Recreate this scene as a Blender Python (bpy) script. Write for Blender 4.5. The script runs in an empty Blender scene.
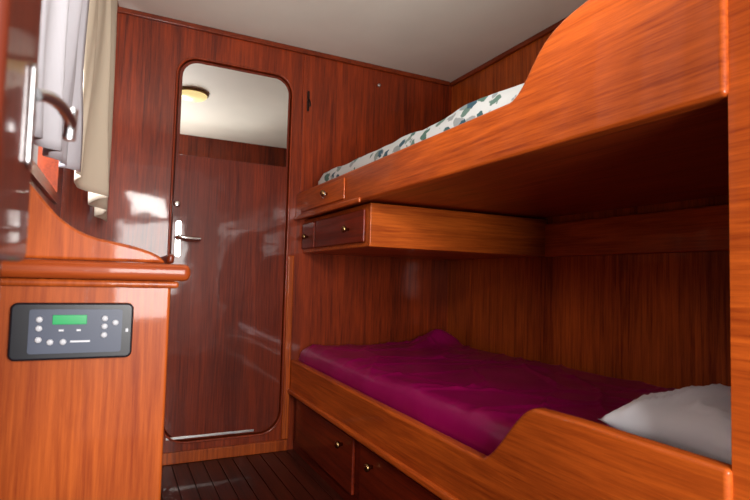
import bpy, bmesh, math, random
from mathutils import Vector, Matrix, noise
random.seed(4)
S = bpy.context.scene
COL = S.collection
S.view_settings.view_transform = 'Standard'
S.view_settings.look = 'None'

# ------------------------------------------------------------ helpers
def link_mesh(name, bm, mat=None, smooth=False, bevel=0, seg=3, ang=35):
    bmesh.ops.recalc_face_normals(bm, faces=bm.faces)
    me = bpy.data.meshes.new(name)
    bm.to_mesh(me); bm.free()
    if len(me.vertices):
        lo = Vector((min(v.co.x for v in me.vertices), min(v.co.y for v in me.vertices), min(v.co.z for v in me.vertices)))
        hi = Vector((max(v.co.x for v in me.vertices), max(v.co.y for v in me.vertices), max(v.co.z for v in me.vertices)))
        c = (lo + hi) / 2
    me.transform(Matrix.Translation(-c))
    o = bpy.data.objects.new(name, me)
    o.location = c
    COL.objects.link(o)
    if mat: me.materials.append(mat)
    for p in me.polygons: p.use_smooth = smooth
    if bevel:
        b = o.modifiers.new('bev', 'BEVEL'); b.width = bevel; b.segments = seg
        b.limit_method = 'ANGLE'; b.angle_limit = math.radians(ang)
        b.harden_normals = False
        for p in me.polygons: p.use_smooth = True
        w = o.modifiers.new('wn', 'WEIGHTED_NORMAL'); w.keep_sharp = True; w.weight = 100
    return o

def add_box(bm, x0, x1, y0, y1, z0, z1):
    vs = [bm.verts.new((x, y, z)) for x in (x0, x1) for y in (y0, y1) for z in (z0, z1)]
    for f in ((0,1,3,2),(4,6,7,5),(0,4,5,1),(2,3,7,6),(0,2,6,4),(1,5,7,3)):
        bm.faces.new([vs[i] for i in f])

def box(name, x0, x1, y0, y1, z0, z1, mat, bevel=0, seg=2):
    bm = bmesh.new(); add_box(bm, x0, x1, y0, y1, z0, z1)
    return link_mesh(name, bm, mat, bevel=bevel, seg=seg)

def boxes(name, lst, mat, bevel=0):
    bm = bmesh.new()
    for b in lst: add_box(bm, *b)
    return link_mesh(name, bm, mat, bevel=bevel, seg=2)

def prism(name, pts, axis, a, b, mat, bevel=0, seg=3, ang=35):
    bm = bmesh.new()
    def P(p, t):
        return {'X': (t, p[0], p[1]), 'Y': (p[0], t, p[1]), 'Z': (p[0], p[1], t)}[axis]
    va = [bm.verts.new(P(p, a)) for p in pts]
    vb = [bm.verts.new(P(p, b)) for p in pts]
    bm.faces.new(va); bm.faces.new(list(reversed(vb)))
    n = len(pts)
    for i in range(n):
        bm.faces.new((va[i], va[(i+1) % n], vb[(i+1) % n], vb[i]))
    return link_mesh(name, bm, mat, bevel=bevel, seg=seg, ang=ang)

def rrect(x0, x1, z0, z1, rs, n=10):
    """rounded rectangle; rs = radii (bl, br, tr, tl)"""
    out = []
    for (cx, cz, r, a0) in ((x0, z0, rs[0], 180), (x1, z0, rs[1], 270), (x1, z1, rs[2], 0), (x0, z1, rs[3], 90)):
        if r <= 0: out.append((cx, cz)); continue
        ox = cx + r if cx == x0 else cx - r
        oz = cz + r if cz == z0 else cz - r
        for i in range(n + 1):
            a = math.radians(a0 + 90 * i / n)
            out.append((ox + r * math.cos(a), oz + r * math.sin(a)))
    return out

def lathe(name, prof, origin, direction, mat, n=28):
    """prof = list of (radius, height)"""
    bm = bmesh.new()
    rings = []
    for r, h in prof:
        rings.append([bm.verts.new((max(r, 1e-5) * math.cos(2*math.pi*i/n), max(r, 1e-5) * math.sin(2*math.pi*i/n), h)) for i in range(n)])
    for a, b in zip(rings, rings[1:]):
        for i in range(n):
            bm.faces.new((a[i], a[(i+1) % n], b[(i+1) % n], b[i]))
    bm.faces.new(rings[0]); bm.faces.new(rings[-1])
    q = Vector((0, 0, 1)).rotation_difference(Vector(direction).normalized())
    M = Matrix.Translation(origin) @ q.to_matrix().to_4x4()
    bmesh.ops.transform(bm, matrix=M, verts=bm.verts)
    o = link_mesh(name, bm, mat, smooth=True)
    return o

def tube(name, pts, r, mat, cyclic=False, smooth=True):
    cu = bpy.data.curves.new(name, 'CURVE'); cu.dimensions = '3D'
    sp = cu.splines.new('POLY'); sp.points.add(len(pts) - 1)
    for i, p in enumerate(pts): sp.points[i].co = (*p, 1)
    sp.use_cyclic_u = cyclic
    cu.bevel_depth = r; cu.bevel_resolution = 4; cu.use_fill_caps = True
    t = bpy.data.objects.new('tmp', cu); COL.objects.link(t)
    bpy.context.view_layer.update()
    me = bpy.data.meshes.new_from_object(t.evaluated_get(bpy.context.evaluated_depsgraph_get()))
    bpy.data.objects.remove(t)
    bm = bmesh.new(); bm.from_mesh(me)
    return link_mesh(name, bm, mat, smooth=True)

def bez(p0, p1, p2, p3, n=14):
    r = []
    for i in range(n + 1):
        t = i / n
        r.append(tuple((1-t)**3*a + 3*(1-t)**2*t*b + 3*(1-t)*t*t*c + t**3*d for a, b, c, d in zip(p0, p1, p2, p3)))
    return r

def group(name, kids, loc):
    e = bpy.data.objects.new(name, None); COL.objects.link(e)
    e.location = loc; e.empty_display_size = .05
    bpy.context.view_layer.update()
    for k in kids:
        k.parent = e; k.matrix_parent_inverse = e.matrix_world.inverted()
    return e

# ------------------------------------------------------------ materials
def srgb(r, g, b):
    f = lambda c: (c/255/12.92) if c/255 <= .04045 else ((c/255 + .055)/1.055)**2.4
    return (f(r), f(g), f(b), 1)

def base_mat(name):
    m = bpy.data.materials.new(name); m.use_nodes = True
    nt = m.node_tree; b = nt.nodes['Principled BSDF']
    return m, nt, b

def plain(name, col, rough=.5, metal=0, coat=0, bump=0, bscale=40, sheen=0, emis=None, es=0, vary=.08):
    m, nt, b = base_mat(name)
    N = nt.nodes; L = nt.links
    tc = N.new('ShaderNodeTexCoord'); nz = N.new('ShaderNodeTexNoise')
    nz.inputs['Scale'].default_value = 6; nz.inputs['Detail'].default_value = 4
    L.new(tc.outputs['Object'], nz.inputs['Vector'])
    cr = N.new('ShaderNodeValToRGB')
    cr.color_ramp.elements[0].position = .3; cr.color_ramp.elements[1].position = .7
    cr.color_ramp.elements[0].color = tuple(c * (1 - vary) for c in col[:3]) + (1,)
    cr.color_ramp.elements[1].color = tuple(min(1, c * (1 + vary)) for c in col[:3]) + (1,)
    L.new(nz.outputs['Fac'], cr.inputs['Fac']); L.new(cr.outputs['Color'], b.inputs['Base Color'])
    b.inputs['Roughness'].default_value = rough; b.inputs['Metallic'].default_value = metal
    b.inputs['Coat Weight'].default_value = coat; b.inputs['Coat Roughness'].default_value = .08
    b.inputs['Sheen Weight'].default_value = sheen
    if emis:
        b.inputs['Emission Color'].default_value = emis; b.inputs['Emission Strength'].default_value = es
    if bump:
        n2 = N.new('ShaderNodeTexNoise'); n2.inputs['Scale'].default_value = bscale; n2.inputs['Detail'].default_value = 3
        L.new(tc.outputs['Object'], n2.inputs['Vector'])
        bp = N.new('ShaderNodeBump'); bp.inputs['Strength'].default_value = bump; bp.inputs['Distance'].default_value = .01
        L.new(n2.outputs['Fac'], bp.inputs['Height']); L.new(bp.outputs['Normal'], b.inputs['Normal'])
    return m

def wood(name, dark, light, axis='Z', rough=.42, coat=.32, seed=0, wave=.003, crough=.06, spec=.2, fine=12):
    m, nt, b = base_mat(name)
    N = nt.nodes; L = nt.links
    tc = N.new('ShaderNodeTexCoord'); mp = N.new('ShaderNodeMapping')
    sc = {'X': (.5, fine, fine), 'Y': (fine, .5, fine), 'Z': (fine, fine, .5)}[axis]
    mp.inputs['Scale'].default_value = sc
    mp.inputs['Location'].default_value = (seed * 1.7, seed * 2.3, seed * .9)
    L.new(tc.outputs['Object'], mp.inputs['Vector'])
    n1 = N.new('ShaderNodeTexNoise'); n1.inputs['Scale'].default_value = 1.0; n1.inputs['Detail'].default_value = 5
    n1.inputs['Roughness'].default_value = .6; n1.inputs['Distortion'].default_value = .6
    L.new(mp.outputs['Vector'], n1.inputs['Vector'])
    n2 = N.new('ShaderNodeTexNoise'); n2.inputs['Scale'].default_value = 10; n2.inputs['Detail'].default_value = 5
    n2.inputs['Roughness'].default_value = .75
    L.new(mp.outputs['Vector'], n2.inputs['Vector'])
    # growth-ring figure: contour bands of the broad noise
    ml = N.new('ShaderNodeMath'); ml.operation = 'MULTIPLY'; ml.inputs[1].default_value = 46
    sn = N.new('ShaderNodeMath'); sn.operation = 'SINE'
    L.new(n1.outputs['Fac'], ml.inputs[0]); L.new(ml.outputs[0], sn.inputs[0])
    rg = N.new('ShaderNodeMath'); rg.operation = 'MULTIPLY_ADD'; rg.inputs[1].default_value = .036
    L.new(sn.outputs[0], rg.inputs[0])
    mix = N.new('ShaderNodeMix'); mix.data_type = 'FLOAT'; mix.inputs['Factor'].default_value = .58
    L.new(n1.outputs['Fac'], mix.inputs['A']); L.new(n2.outputs['Fac'], mix.inputs['B'])
    L.new(mix.outputs['Result'], rg.inputs[2])
    cr = N.new('ShaderNodeValToRGB')
    cr.color_ramp.elements[0].position = .36; cr.color_ramp.elements[1].position = .63
    cr.color_ramp.elements[0].color = dark; cr.color_ramp.elements[1].color = light
    L.new(rg.outputs[0], cr.inputs['Fac'])
    n3 = N.new('ShaderNodeTexNoise'); n3.inputs['Scale'].default_value = 2.2; n3.inputs['Detail'].default_value = 2
    L.new(tc.outputs['Object'], n3.inputs['Vector'])
    mr = N.new('ShaderNodeMapRange'); mr.inputs['From Min'].default_value = .3; mr.inputs['From Max'].default_value = .7
    mr.inputs['To Min'].default_value = .78; mr.inputs['To Max'].default_value = 1.1
    L.new(n3.outputs['Fac'], mr.inputs['Value'])
    hs = N.new('ShaderNodeHueSaturation'); L.new(mr.outputs['Result'], hs.inputs['Value'])
    L.new(cr.outputs['Color'], hs.inputs['Color']); L.new(hs.outputs['Color'], b.inputs['Base Color'])
    b.inputs['Roughness'].default_value = rough
    b.inputs['Specular IOR Level'].default_value = spec
    b.inputs['Coat Weight'].default_value = coat; b.inputs['Coat Roughness'].default_value = crough
    n4 = N.new('ShaderNodeTexNoise'); n4.inputs['Scale'].default_value = 7; n4.inputs['Detail'].default_value = 2
    L.new(tc.outputs['Object'], n4.inputs['Vector'])
    bp = N.new('ShaderNodeBump'); bp.inputs['Strength'].default_value = .35; bp.inputs['Distance'].default_value = wave
    L.new(n4.outputs['Fac'], bp.inputs['Height'])
    L.new(bp.outputs['Normal'], b.inputs['Normal']); L.new(bp.outputs['Normal'], b.inputs['Coat Normal'])
    return m

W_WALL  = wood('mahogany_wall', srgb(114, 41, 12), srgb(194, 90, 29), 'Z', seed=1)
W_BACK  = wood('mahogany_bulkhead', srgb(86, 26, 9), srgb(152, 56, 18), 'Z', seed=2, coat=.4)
W_DOOR  = wood('mahogany_door', srgb(78, 23, 10), srgb(124, 44, 18), 'Z', rough=.42, coat=.38, seed=3, wave=.006, crough=.07, spec=.15, fine=15)
W_RAILY = wood('mahogany_rail', srgb(136, 50, 13), srgb(200, 92, 28), 'Y', seed=4)
W_BOXX  = wood('mahogany_crosswise', srgb(144, 56, 15), srgb(206, 100, 31), 'X', seed=5)
W_CAB   = wood('mahogany_cabinet', srgb(148, 58, 19), srgb(200, 97, 36), 'Z', seed=6)
W_TRIM  = wood('mahogany_moulding', srgb(150, 58, 21), srgb(200, 94, 38), 'X', seed=7)
W_TRIMY = wood('mahogany_moulding_lengthwise', srgb(90, 30, 10), srgb(136, 52, 18), 'Y', seed=8)
W_UNDER = wood('mahogany_panel_red', srgb(120, 40, 12), srgb(176, 72, 23), 'Y', seed=9)
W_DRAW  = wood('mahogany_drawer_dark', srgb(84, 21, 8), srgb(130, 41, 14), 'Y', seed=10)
W_JAMB  = wood('mahogany_jamb_dark', srgb(76, 26, 14), srgb(112, 44, 24), 'Z', seed=12)
W_FLOOR = wood('teak_floor', srgb(46, 16, 9), srgb(88, 34, 21), 'Y', rough=.45, coat=.15, seed=11)
M_GAP   = plain('floor_caulk', srgb(14, 8, 6), .7)
M_CEIL  = plain('ceiling_vinyl', srgb(232, 226, 214), .6, bump=.05, bscale=200, vary=.02)
M_CHROME= plain('chrome', (.80, .80, .79, 1), .2, 1, vary=.03)
M_SATINC= plain('worn_chrome', (.55, .55, .56, 1), .32, 1, vary=.05)
M_BRASS = plain('aged_brass', srgb(150, 120, 80), .25, 1, vary=.1)
M_MIRROR= plain('mirror_silver', (.80, .80, .78, 1), .01, 1, vary=.0)
M_STEEL = plain('brushed_steel', (.7, .68, .66, 1), .3, 1)
M_WHITE = plain('white_cotton', srgb(248, 249, 255), .8, bump=.3, bscale=12, sheen=.3, vary=.0)
M_NAVY  = plain('navy_sheet', srgb(30, 36, 60), .8)
M_BLACK = plain('black_plastic', srgb(24, 26, 34), .35)
M_GREY  = plain('grey_plastic', srgb(70, 78, 98), .4)
M_BTN   = plain('button_rubber', srgb(206, 208, 214), .4)
M_PRINT = plain('white_print', srgb(220, 222, 228), .5)
M_LCD   = plain('green_lcd', srgb(8, 110, 56), .3, emis=(.01, .50, .14, 1), es=.6)
M_DARK  = plain('dark_iron', srgb(40, 22, 16), .4, .6)

def satin():
    m, nt, b = base_mat('magenta_satin')
    N = nt.nodes; L = nt.links
    tc = N.new('ShaderNodeTexCoord'); nz = N.new('ShaderNodeTexNoise'); nz.inputs['Scale'].default_value = 5
    L.new(tc.outputs['Object'], nz.inputs['Vector'])
    cr = N.new('ShaderNodeValToRGB')
    cr.color_ramp.elements[0].position = .3; cr.color_ramp.elements[1].position = .7
    cr.color_ramp.elements[0].color = srgb(132, 2, 70); cr.color_ramp.elements[1].color = srgb(152, 8, 86)
    L.new(nz.outputs['Fac'], cr.inputs['Fac']); L.new(cr.outputs['Color'], b.inputs['Base Color'])
    b.inputs['Roughness'].default_value = .30
    b.inputs['Specular IOR Level'].default_value = .9
    b.inputs['Specular Tint'].default_value = (1, .6, .85, 1)
    n2 = N.new('ShaderNodeTexNoise'); n2.inputs['Scale'].default_value = 5; n2.inputs['Detail'].default_value = 2; n2.inputs['Distortion'].default_value = 1.0
    mp = N.new('ShaderNodeMapping'); mp.inputs['Scale'].default_value = (1.6, .7, 1); mp.inputs['Rotation'].default_value = (0, 0, .5)
    L.new(tc.outputs['Object'], mp.inputs['Vector']); L.new(mp.outputs['Vector'], n2.inputs['Vector'])
    bp = N.new('ShaderNodeBump'); bp.inputs['Strength'].default_value = .5; bp.inputs['Distance'].default_value = .012
    L.new(n2.outputs['Fac'], bp.inputs['Height']); L.new(bp.outputs['Normal'], b.inputs['Normal'])
    return m
M_SATIN = satin()

def floral():
    m, nt, b = base_mat('floral_cotton')
    N = nt.nodes; L = nt.links
    tc = N.new('ShaderNodeTexCoord')
    mp = N.new('ShaderNodeMapping'); mp.inputs['Scale'].default_value = (15, 17, 26); mp.inputs['Rotation'].default_value = (.5, .3, .7)
    L.new(tc.outputs['Object'], mp.inputs['Vector'])
    nd = N.new('ShaderNodeTexNoise'); nd.inputs['Scale'].default_value = 1.6
    L.new(mp.outputs['Vector'], nd.inputs['Vector'])
    ad = N.new('ShaderNodeVectorMath'); ad.operation = 'ADD'
    L.new(mp.outputs['Vector'], ad.inputs[0]); L.new(nd.outputs['Color'], ad.inputs[1])
    vo = N.new('ShaderNodeTexVoronoi'); vo.inputs['Scale'].default_value = 1.15
    L.new(ad.outputs[0], vo.inputs['Vector'])
    r1 = N.new('ShaderNodeValToRGB'); r1.color_ramp.interpolation = 'EASE'
    r1.color_ramp.elements[0].position = .39; r1.color_ramp.elements[0].color = (1, 1, 1, 1)
    r1.color_ramp.elements[1].position = .46; r1.color_ramp.elements[1].color = (0, 0, 0, 1)
    L.new(vo.outputs['Distance'], r1.inputs['Fac'])
    r2 = N.new('ShaderNodeValToRGB')
    r2.color_ramp.elements[0].position = .2; r2.color_ramp.elements[0].color = srgb(46, 80, 96)
    r2.color_ramp.elements[1].position = .85; r2.color_ramp.elements[1].color = srgb(146, 152, 152)
    e = r2.color_ramp.elements.new(.5); e.color = srgb(78, 112, 98)
    sp = N.new('ShaderNodeSeparateColor'); L.new(vo.outputs['Color'], sp.inputs['Color']); L.new(sp.outputs['Red'], r2.inputs['Fac'])
    mx = N.new('ShaderNodeMix'); mx.data_type = 'RGBA'; mx.inputs['A'].default_value = srgb(200, 203, 202)
    L.new(r1.outputs['Color'], mx.inputs['Factor']); L.new(r2.outputs['Color'], mx.inputs['B'])
    L.new(mx.outputs['Result'], b.inputs['Base Color']); b.inputs['Roughness'].default_value = .85
    return m
M_FLORAL = floral()

def cloth_translucent(name, col, tr=.35):
    m, nt, b = base_mat(name)
    N = nt.nodes; L = nt.links
    tc = N.new('ShaderNodeTexCoord'); wv = N.new('ShaderNodeTexWave'); wv.inputs['Scale'].default_value = 120; wv.bands_direction = 'Z'
    L.new(tc.outputs['Object'], wv.inputs['Vector'])
    bp = N.new('ShaderNodeBump'); bp.inputs['Strength'].default_value = .08; bp.inputs['Distance'].default_value = .002
    L.new(wv.outputs['Fac'], bp.inputs['Height']); L.new(bp.outputs['Normal'], b.inputs['Normal'])
    b.inputs['Base Color'].default_value = col; b.inputs['Roughness'].default_value = .9
    t = N.new('ShaderNodeBsdfTranslucent'); t.inputs['Color'].default_value = col
    mx = N.new('ShaderNodeMixShader'); mx.inputs['Fac'].default_value = tr
    L.new(b.outputs['BSDF'], mx.inputs[1]); L.new(t.outputs['BSDF'], mx.inputs[2])
    L.new(mx.outputs[0], N['Material Output'].inputs['Surface'])
    return m
M_CURT1 = cloth_translucent('curtain_linen_white', srgb(190, 188, 194), .10)
M_CURT2 = cloth_translucent('curtain_linen_beige', srgb(192, 178, 158), .10)

def glass():
    m, nt, b = base_mat('window_glass')
    N = nt.nodes; L = nt.links
    t = N.new('ShaderNodeBsdfTransparent'); g = N.new('ShaderNodeBsdfGlossy'); g.inputs['Roughness'].default_value = .02
    mx = N.new('ShaderNodeMixShader'); mx.inputs['Fac'].default_value = .06
    L.new(t.outputs[0], mx.inputs[1]); L.new(g.outputs[0], mx.inputs[2]); L.new(mx.outputs[0], N['Material Output'].inputs['Surface'])
    return m
M_GLASS = glass()

# ------------------------------------------------------------ room shell
XR = 1.632; XL = -.20; YB = 2.40; ZC = 1.90; YF = .37; YF2 = .435
bm = bmesh.new()
add_box(bm, XL - .04, XR + .04, -.9, YB + .05, -.04, -.006)
x = XL - .04
while x < XR + .04 - .01:
    x1 = min(x + .062, XR + .04)
    add_box(bm, x, x1 - .004, -.9, YB + .05, -.006, 0)
    x = x1
fl = link_mesh('floor', bm, W_FLOOR)
fl.data.materials.append(M_GAP)
for i, p in enumerate(fl.data.polygons):
    if i < 6: p.material_index = 1

box('ceiling', XL - .04, XR + .04, YF, YB + .05, ZC, ZC + .04, M_CEIL)
box('wall_right', XR, XR + .04, YF, YB + .05, 0, ZC, W_WALL)

wy0, wy1, wz0, wz1 = 1.30, 2.12, 1.03, 1.72
boxes('wall_left', [(XL-.04, XL, YF, wy0, 0, ZC), (XL-.04, XL, wy1, YB+.05, 0, ZC),
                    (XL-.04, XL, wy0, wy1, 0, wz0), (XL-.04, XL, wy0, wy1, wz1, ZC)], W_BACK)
win = [boxes('frame', [(XL-.05, XL+.012, wy0, wy0+.035, wz0, wz1), (XL-.05, XL+.012, wy1-.035, wy1, wz0, wz1),
                       (XL-.05, XL+.012, wy0+.035, wy1-.035, wz0, wz0+.035), (XL-.05, XL+.012, wy0+.035, wy1-.035, wz1-.035, wz1)], W_TRIMY),
       box('pane', XL-.03, XL-.026, wy0+.035, wy1-.035, wz0+.035, wz1-.035, M_GLASS)]
group('window_1', win, (XL, (wy0+wy1)/2, (wz0+wz1)/2))

# front bulkhead with doorway (camera looks through it)
JL = -.080; JR = .770
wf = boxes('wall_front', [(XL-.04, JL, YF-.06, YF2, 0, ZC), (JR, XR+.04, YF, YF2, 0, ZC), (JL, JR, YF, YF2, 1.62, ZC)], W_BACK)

# back bulkhead with door opening
dx0, dx1, dz0, dz1 = .208, .718, .088, 1.748
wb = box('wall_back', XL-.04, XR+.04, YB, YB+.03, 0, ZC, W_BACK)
cut = prism('cut', rrect(dx0, dx1, dz0, dz1, (.10, .10, .085, .085), 12), 'Y', YB-.05, YB+.1, None)
md = wb.modifiers.new('b', 'BOOLEAN'); md.object = cut; md.solver = 'EXACT'
bpy.context.view_layer.update()
me = bpy.data.meshes.new_from_object(wb.evaluated_get(bpy.context.evaluated_depsgraph_get()))
wb.modifiers.clear(); wb.data = me
bpy.data.objects.remove(cut)
bmx = bmesh.new(); bmx.from_mesh(me)
cy = wb.location
add_box(bmx, XL-.04-cy.x, XR+.04-cy.x, YB+.031-cy.y, YB+.05-cy.y, 0-cy.z, ZC-cy.z)
bmx.to_mesh(me); bmx.free()

# door leaf
g = .004
leaf = prism('leaf', rrect(dx0+g, dx1-g, dz0+g, dz1-g, (.096, .096, .081, .081), 12), 'Y', YB+.004, YB+.029, W_DOOR, bevel=.003, seg=2)
mir = prism('mirror', rrect(dx0+.018, dx1-.016, 1.316, dz1-.018, (.004, .004, .07, .07), 10), 'Y', YB-.001, YB+.003, M_MIRROR)
ring = [(p[0], YB-.001, p[1]) for p in rrect(dx0-.005, dx1+.005, dz0-.005, dz1+.005, (.105, .105, .09, .09), 14)]
frame = tube('frame', ring, .005, W_BACK, cyclic=True)
kick = box('kick_strip', dx0+.02, dx1-.12, YB-.002, YB+.003, dz0+.012, dz0+.022, M_STEEL, .001)
hp = prism('handle_plate', rrect(.226, .252, .872, 1.03, (.012,)*4, 6), 'Y', YB-.003, YB+.003, M_CHROME, bevel=.002)
hs_ = lathe('handle_spindle', [(.012, 0), (.012, .006), (.008, .01), (.008, .045), (.0095, .05)], (.239, YB-.003, .955), (0, -1, 0), M_CHROME)
lev = tube('handle_lever', bez((.239, YB-.046, .955), (.25, YB-.052, .957), (.28, YB-.05, .948), (.325, YB-.042, .95)), .009, M_CHROME)
lock = lathe('lock_escutcheon', [(.014, 0), (.014, .003), (.009, .005), (.004, .006)], (.228, YB+.003, 1.10), (0, -1, 0), M_CHROME)
bolt = tube('key', [(.239, YB-.003, .905), (.239, YB-.03, .905)], .004, M_CHROME)
group('door_1', [leaf, mir, frame, kick, hp, hs_, lev, lock, bolt], (.463, YB+.015, dz0))

# mouldings
box('trim_1', XL, XR-.022, YB-.014, YB-.0005, ZC-.024, ZC-.0005, W_TRIMY, .004)
box('trim_2', XR-.016, XR-.0005, YF2+.001, YB-.002, ZC-.024, ZC-.0005, W_TRIMY, .004)
box('trim_3', .772, .79, YB-.006, YB-.0005, 1.20, ZC-.026, W_BACK, .002)
box('trim_4', JL+.0005, JL+.012, YF-.058, YF2-.002, 0.001, 1.619, W_JAMB, .004)
box('trim_5', JR-.004, JR-.0005, YF+.002, YF2+.004, 0.001, 1.619, W_RAILY, .001)
box('baseboard_back', .125, .752, YB-.012, YB-.0005, .001, .05, W_WALL, .003)
box('trim_6', XR-.022, XR-.0005, YF2+.002, 1.662, .912, 1.05, W_RAILY, .004)
box('trim_7', .725, .756, YB-.014, YB-.0005, .052, .90, W_WALL, .006)
box('trim_8', JL+.0125, JL+.026, YF-.056, YF2-.006, .805, 1.619, W_JAMB, .005)

# ------------------------------------------------------------ lower bunk
def scurve(y0, z0, y1, z1, n=18):
    out = []
    for i in range(n + 1):
        t = i / n
        s = t*t*(3 - 2*t)
        out.append((y0 + (y1-y0)*t, z0 + (z1-z0)*s))
    return out
BX = .757
lr_top = [(YB-.002, .415)] + scurve(.985, .405, .80, .553) + [(.70, .556), (YF2+.002, .556)]
lower_rail = prism('side_rail', lr_top + [(YF2+.002, .275), (YB-.002, .275)], 'X', BX, BX+.032, W_RAILY, bevel=.009, seg=4)
lower_bead = box('rail_bead', BX-.012, BX+.03, YF2+.004, YB-.003, .262, .284, W_RAILY, .008, 4)
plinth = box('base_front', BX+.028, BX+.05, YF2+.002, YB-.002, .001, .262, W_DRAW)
deck = box('mattress_base', BX+.05, XR-.002, YF2+.002, YB-.002, .33, .352, W_UNDER)
kids = [lower_rail, lower_bead, plinth, deck]
for i, (a, b_) in enumerate(((1.70, 2.33), (1.02, 1.64), (.48, .96))):
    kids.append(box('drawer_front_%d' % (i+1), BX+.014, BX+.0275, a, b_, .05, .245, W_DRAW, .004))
kprof = [(.006, 0), (.006, .008), (.012, .014), (.014, .02), (.011, .026), (.003, .029)]
for i, y in enumerate((1.79, 1.54, .9)):
    kids.append(lathe('knob_%d' % (i+1), kprof, (BX+.014, y, .2), (-1, 0, 0), M_BRASS))
group('bunk_bed', kids, (1.2, 1.4, 0))

# ------------------------------------------------------------ upper bunk
ur = [(YB-.002, 1.195), (.895, 1.195), (.882, 1.198), (.868, 1.206), (.853, 1.219), (.838, 1.236), (.822, 1.256), (.806, 1.274), (.788, 1.290),
      (.765, 1.304), (.74, 1.314), (.71, 1.322), (.676, 1.328), (.62, 1.334), (YF2+.002, 1.338)]
upper_rail = prism('side_rail', ur + [(YF2+.002, 1.072), (YB-.002, 1.072)], 'X', BX, BX+.034, W_RAILY, bevel=.008, seg=4)
udeck = box('mattress_base', BX+.034, XR-.002, YF2+.002, YB-.002, 1.078, 1.10, W_UNDER)
uband = box('rail_bead', BX-.008, BX+.002, 1.66, YB-.004, 1.066, 1.084, W_RAILY, .004)
udr = box('drawer_front', BX-.007, BX-.0005, 1.80, 2.30, 1.095, 1.176, W_RAILY, .003)
uk = [lathe('knob_1', kprof, (BX-.007, 1.97, 1.136), (-1, 0, 0), M_BRASS)]
uk.append(tube('pull_ring', [(BX-.022, 1.97+.016*math.cos(a), 1.13+.012*math.sin(a)) for a in [i*math.pi/8 for i in range(16)]], .0025, M_CHROME, cyclic=True))
group('bunk_bed', [upper_rail, udeck, uband, udr] + uk, (1.2, 1.4, 1.07))

# drawer box hanging under the upper bunk
DX = .80
db = [box('carcass', DX, XR-.002, 1.668, YB-.002, .914, 1.070, W_BOXX, .004)]
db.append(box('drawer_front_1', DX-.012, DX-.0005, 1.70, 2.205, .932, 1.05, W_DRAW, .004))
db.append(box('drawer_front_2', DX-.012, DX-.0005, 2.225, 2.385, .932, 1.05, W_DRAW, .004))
db.append(lathe('knob_1', kprof, (DX-.012, 1.83, .985), (-1, 0, 0), M_BRASS))
db.append(lathe('knob_2', kprof, (DX-.012, 2.30, .985), (-1, 0, 0), M_BRASS))
group('drawer_unit', db, (1.2, 2.0, .914))

# ------------------------------------------------------------ bedding
def slab(name, x0, x1, y0, y1, z0, z1, mat, r=.05, nx=60, ny=120, disp=None):
    bm = bmesh.new(); V = {}
    for i in range(nx + 1):
        for j in range(ny + 1):
            x = x0 + (x1-x0)*i/nx; y = y0 + (y1-y0)*j/ny
            d = min(x-x0, x1-x); e = min(y-y0, y1-y)
            def f(q):
                if q >= r: return 0
                return r - math.sqrt(max(0, r*r - (r-q)**2))
            z = z1 - min(max(f(d), f(e)), z1-z0-.002)
            if disp: z += disp(x, y, d, e)
            V[i, j] = bm.verts.new((x, y, z))
    for i in range(nx):
        for j in range(ny):
            bm.faces.new((V[i, j], V[i+1, j], V[i+1, j+1], V[i, j+1]))
    rim = [V[i, 0] for i in range(nx)] + [V[nx, j] for j in range(ny)] + [V[i, ny] for i in range(nx, 0, -1)] + [V[0, j] for j in range(ny, 0, -1)]
    low = [bm.verts.new((v.co.x, v.co.y, z0)) for v in rim]
    n = len(rim)
    for i in range(n):
        bm.faces.new((rim[i], rim[(i+1) % n], low[(i+1) % n], low[i]))
    bm.faces.new(low)
    return link_mesh(name, bm, mat, smooth=True)

def ridge(p, s):
    return 1 - abs(noise.noise(Vector(p) * s)) * 2.2

def disp_spread(x, y, d, e):
    wx = x + .10*noise.noise(Vector((x*2, y*2, 9)));  wy = y + .14*noise.noise(Vector((x*2.2, y*2.2, 4)))
    a = noise.noise(Vector((wx*2.6, wy*1.5, 1.3))) * .010
    c = max(0, ridge((wx*.8 + wy*.5, (wx*.5-wy*.8)*.45, 7.1), 4.0)) ** 8 * .006
    c2 = max(0, ridge((wx - wy*.9, wy*.4, 2.7), 3.1)) ** 12 * .009
    c3 = max(0, ridge((wx*.3 + wy, wx*.6, 5.2), 3.6)) ** 14 * .006
    rk = math.exp(-((x-1.50)**2/.012 + (y-2.28)**2/.004)) * .065 + math.exp(-((x-1.36)**2/.012 + (y-2.20 - (x-1.36)*.5)**2/.0012)) * .026
    return (a + c + c2 + c3) * min(1, d/.05) * min(1, e/.04) + rk * min(1, d/.03) * min(1, e/.02)
slab('bedspread', BX+.038, XR-.006, .74, YB-.008, .354, .481, M_SATIN, r=.06, nx=110, ny=220, disp=disp_spread)
slab('mattress', BX+.055, XR-.006, YF2+.006, .736, .354, .462, M_NAVY, r=.03, nx=30, ny=30)

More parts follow.
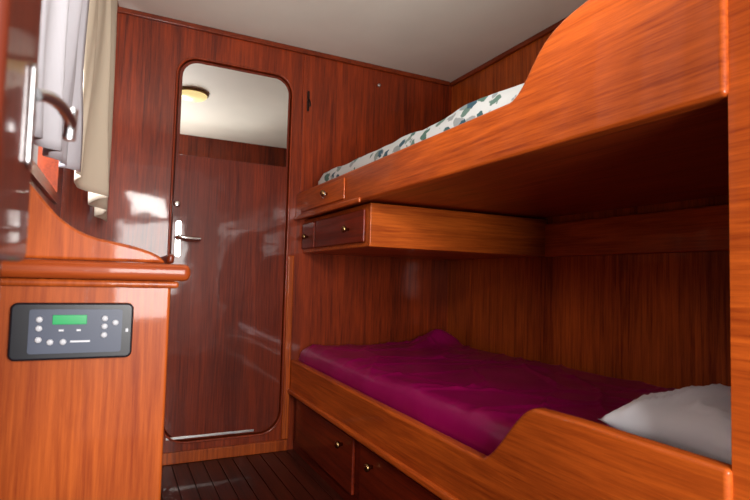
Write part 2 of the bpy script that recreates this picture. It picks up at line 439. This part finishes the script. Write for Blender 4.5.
def pillow(name, c, sx, sy, sz, rotz, mat, tilt=0, seed=0):
    bm = bmesh.new(); n = 44
    M = Matrix.Translation(c) @ Matrix.Rotation(rotz, 4, 'Z') @ Matrix.Rotation(tilt, 4, 'X')
    top = {}; bot = {}
    for i in range(n + 1):
        for j in range(n + 1):
            u = -1 + 2*i/n; v = -1 + 2*j/n
            pin = 1 - .07*(1 - abs(v)**2)*abs(u)**3 ; pin2 = 1 - .10*(1 - abs(u)**2)*abs(v)**3
            X = sx*u*pin; Y = sy*v*pin2
            t = (max(0, (1-u**4)) * max(0, (1-v**4))) ** .55
            wr = noise.noise(Vector((u*2.3+seed, v*2.3, seed))) * .16 + max(0, ridge((u+v*.4, v*.5, seed), 3.0))**4 * .22
            top[i, j] = bm.verts.new((X, Y, sz*t*(1+wr)))
            if 0 < i < n and 0 < j < n: bot[i, j] = bm.verts.new((X, Y, -sz*.75*t))
            else: bot[i, j] = top[i, j]
    for i in range(n):
        for j in range(n):
            bm.faces.new((top[i, j], top[i+1, j], top[i+1, j+1], top[i, j+1]))
            q = [bot[i, j], bot[i, j+1], bot[i+1, j+1], bot[i+1, j]]
            try: bm.faces.new(q)
            except ValueError: pass
    bmesh.ops.transform(bm, matrix=M, verts=bm.verts)
    return link_mesh(name, bm, mat, smooth=True)
pillow('pillow', (1.16, .606, .528), .275, .152, .064, -.06, M_WHITE, seed=2)

def disp_floral(x, y, d, e):
    return noise.noise(Vector((x*6, y*5, 3))) * .014 * min(1, d/.02+.3) + noise.noise(Vector((x*12, y*12, 5))) * .006
slab('floral_duvet', BX+.036, XR-.006, .76, 2.20, 1.102, 1.264, M_FLORAL, r=.04, nx=50, ny=120, disp=disp_floral)
slab('mattress', BX+.045, XR-.006, YF2+.006, .756, 1.102, 1.20, M_NAVY, r=.03, nx=20, ny=20)
pillow('pillow', (1.18, .60, 1.245), .36, .15, .045, 0, M_WHITE, seed=5)

# ------------------------------------------------------------ desk cabinet at left
CY = 1.0
cab = [box('carcass', XL+.002, .092, CY, YB-.002, .001, .785, W_CAB, .006)]
cab.append(box('countertop', XL+.002, .122, CY-.022, YB-.018, .787, .817, W_TRIM, .012, 4))
cab.append(box('cove_moulding', XL+.002, .104, CY-.010, YB-.018, .774, .7865, W_CAB, .005, 3))
fp = [(-.198, .818), (-.198, .965), (-.16, .958)] + [(p[0], p[1]) for p in bez((-.14, .952), (-.10, .91), (-.09, .875), (-.03, .857), 12)] \
     + [(p[0], p[1]) for p in bez((-.02, .855), (.02, .848), (.05, .842), (.07, .830), 8)] + [(.082, .818)]
cab.append(prism('fiddle_board', fp, 'Y', CY-.002, CY+.022, W_CAB, bevel=.006, seg=4))
cab.append(box('side_fiddle', .085, .098, CY+.03, YB-.02, .818, .836, W_TRIMY, .005))
group('cabinet', cab, (-.05, 1.7, 0))

# control panel
py = CY - .0005
pc = [prism('bezel', rrect(-.142, .033, .657, .748, (.010,)*4, 6), 'Y', py-.014, py, M_BLACK, bevel=.004)]
pc.append(prism('fascia', rrect(-.116, .016, .668, .738, (.004,)*4, 4), 'Y', py-.0165, py-.0142, M_GREY))
pc.append(box('display', -.084, -.036, py-.0185, py-.0167, .714, .729, M_LCD, .0008))
def btn(n, x, z, r=.006):
    return lathe(n, [(r, 0), (r, .0015), (r*.8, .0028), (r*.3, .003)], (x, py-.0166, z), (0, -1, 0), M_BTN, 20)
for i, (bx, bz) in enumerate(((-.102, .722), (-.102, .708), (-.102, .690), (-.086, .686), (-.068, .686), (-.010, .723), (-.010, .710), (-.010, .696), (.006, .716))):
    pc.append(btn('button_%d' % (i+1), bx, bz, .0048))
for i, (a, b_, z) in enumerate(((-.058, -.030, .685), (-.075, -.068, .703), (-.05, -.044, .703))):
    pc.append(box('label_%d' % (i+1), a, b_, py-.0169, py-.0166, z, z+.003, M_PRINT))
pc.append(box('led', .0215, .026, py-.0155, py-.0142, .70, .706, M_BTN, .0005))
group('control_panel', pc, (-.055, py, .70))

# ------------------------------------------------------------ curtains
def curtain(name, A, B, ztop, hem, mat, waves, amp, seed):
    bm = bmesh.new(); nu, nv = waves*24, 40
    A = Vector(A); B = Vector(B); d = (B-A); nrm = Vector((d.y, -d.x)).normalized()
    V = {}
    for i in range(nu + 1):
        u = i/nu
        for j in range(nv + 1):
            v = j/nv
            zh = hem(u)
            z = ztop + (zh - ztop)*v
            ph = 2*math.pi*waves*u + .9*math.sin(v*2.2+seed) + 2.4*noise.noise(Vector((u*2.6, v*1.5, seed)))
            a = amp*(.5 + .5*v) * (1 + .8*noise.noise(Vector((u*3, seed, v*1.5))))
            off = a*math.sin(ph) + .012*v*math.sin(u*5+seed) + .006*math.sin(ph*2.3+v*3)
            p = A + d*(u + .01*math.sin(2*ph)) 
            V[i, j] = bm.verts.new((p.x + nrm.x*off, p.y + nrm.y*off, z))
    for i in range(nu):
        for j in range(nv):
            bm.faces.new((V[i, j], V[i+1, j], V[i+1, j+1], V[i, j+1]))
    o = link_mesh(name, bm, mat, smooth=True)
    so = o.modifiers.new('s', 'SOLIDIFY'); so.thickness = .002
    return o
curtain('curtain', (-.150, .94), (-.100, 1.60), 1.84, lambda u: 1.01+.055*u, M_CURT1, 3, .016, 1)
curtain('curtain', (-.10, 1.60), (-.045, 2.24), 1.84, lambda u: 1.06 - .07*u, M_CURT2, 3, .026, 5)
rod = tube('rod', [(-.15, .90, 1.85), (-.04, 2.28, 1.85)], .006, M_BRASS)
br1 = tube('bracket_1', [(XL, .92, 1.85), (-.148, .92, 1.85)], .006, M_BRASS)
br2 = tube('bracket_2', [(XL, 2.27, 1.85), (-.047, 2.27, 1.85)], .006, M_BRASS)
group('curtain_rod', [rod, br1, br2], (-.09, 1.7, 1.85))

# ------------------------------------------------------------ small fittings
hk = [prism('plate', rrect(.795, .806, 1.60, 1.70, (.004,)*4, 5), 'Y', YB-.005, YB-.0005, M_DARK, bevel=.001),
      tube('prong', bez((.80, YB-.005, 1.66), (.80, YB-.04, 1.65), (.80, YB-.045, 1.60), (.80, YB-.03, 1.62)), .003, M_DARK)]
group('coat_hook', hk, (.80, YB, 1.65))
lathe('wall_button', [(.009, 0), (.009, .004), (.004, .007)], (1.18, YB-.0005, 1.80), (0, -1, 0), M_STEEL)
jx = JL + .026
jl = [prism('strike_plate', rrect(.392, .406, .865, .932, (.004,)*4, 5), 'X', jx+.0002, jx+.003, M_SATINC, bevel=.001),
      tube('hook_arm', bez((jx+.003, .405, .915), (jx+.015, .42, .922), (jx+.022, .445, .908), (jx+.018, .462, .912)), .0042, M_SATINC),
      tube('hook_pin', [(jx+.018, .462, .900), (jx+.019, .462, .924)], .0045, M_SATINC)]
group('door_latch', jl, (jx, .42, .93))

M_DOME = plain('opal_glass', srgb(235, 220, 170), .3, emis=(1, .80, .36, 1), es=1.0)
lp = [lathe('base_ring', [(.098, 0), (.098, .010), (.090, .014)], (.371, 1.476, ZC-.0005), (0, 0, -1), M_BRASS, 40),
      lathe('dome', [(.089, 0), (.087, .008), (.076, .018), (.052, .026), (.025, .030), (.002, .031)], (.371, 1.476, ZC-.015), (0, 0, -1), M_DOME, 40)]
group('ceiling_lamp', lp, (.371, 1.476, ZC))

# ------------------------------------------------------------ lights
def area(name, loc, target, sx, sy, power, col):
    l = bpy.data.lights.new(name, 'AREA'); l.shape = 'RECTANGLE'; l.size = sx; l.size_y = sy; l.energy = power; l.color = col
    o = bpy.data.objects.new(name, l); COL.objects.link(o); o.location = loc
    o.rotation_euler = (Vector(target) - Vector(loc)).to_track_quat('-Z', 'Y').to_euler()
    return o
area('window_daylight', (-.50, 1.71, 1.32), (.8, 1.71, 1.36), .8, .65, 36, (.95, .97, 1))
area('passage_daylight', (.30, -.75, .95), (.7, 1.6, .95), .6, .7, 42, (1, .97, .94))
area('ceiling_fill', (.20, .62, 1.30), (.55, 1.45, 1.90), .25, .18, 9, (1, .97, .93))  # added fill aimed up to brighten the ceiling, not a fitting of the cabin

w = bpy.data.worlds.new('World'); S.world = w; w.use_nodes = True
bg = w.node_tree.nodes['Background']
sky = w.node_tree.nodes.new('ShaderNodeTexSky'); sky.sky_type = 'HOSEK_WILKIE'; sky.turbidity = 6; sky.sun_direction = (-.5, -.3, .8)
mixw = w.node_tree.nodes.new('ShaderNodeMix'); mixw.data_type = 'RGBA'; mixw.inputs['Factor'].default_value = .85
w.node_tree.links.new(sky.outputs['Color'], mixw.inputs['A']); mixw.inputs['B'].default_value = (1, .95, .90, 1)
w.node_tree.links.new(mixw.outputs['Result'], bg.inputs['Color']); bg.inputs['Strength'].default_value = .6

# ------------------------------------------------------------ camera
cam = bpy.data.cameras.new('camera'); cam.sensor_width = 36; cam.lens = 25.3; cam.clip_start = .01
co = bpy.data.objects.new('camera', cam); COL.objects.link(co)
r = Vector((.896, -.4435, .0270)).normalized()
b3 = Vector((-.4413, -.8955, -.0551)).normalized()
u = b3.cross(r).normalized(); r = u.cross(b3).normalized()
M = Matrix((r, u, b3)).transposed().to_4x4(); M.translation = (0, 0, .80)
co.matrix_world = M
cam.dof.use_dof = True; cam.dof.focus_distance = 1.5; cam.dof.aperture_fstop = 7.1
S.camera = co
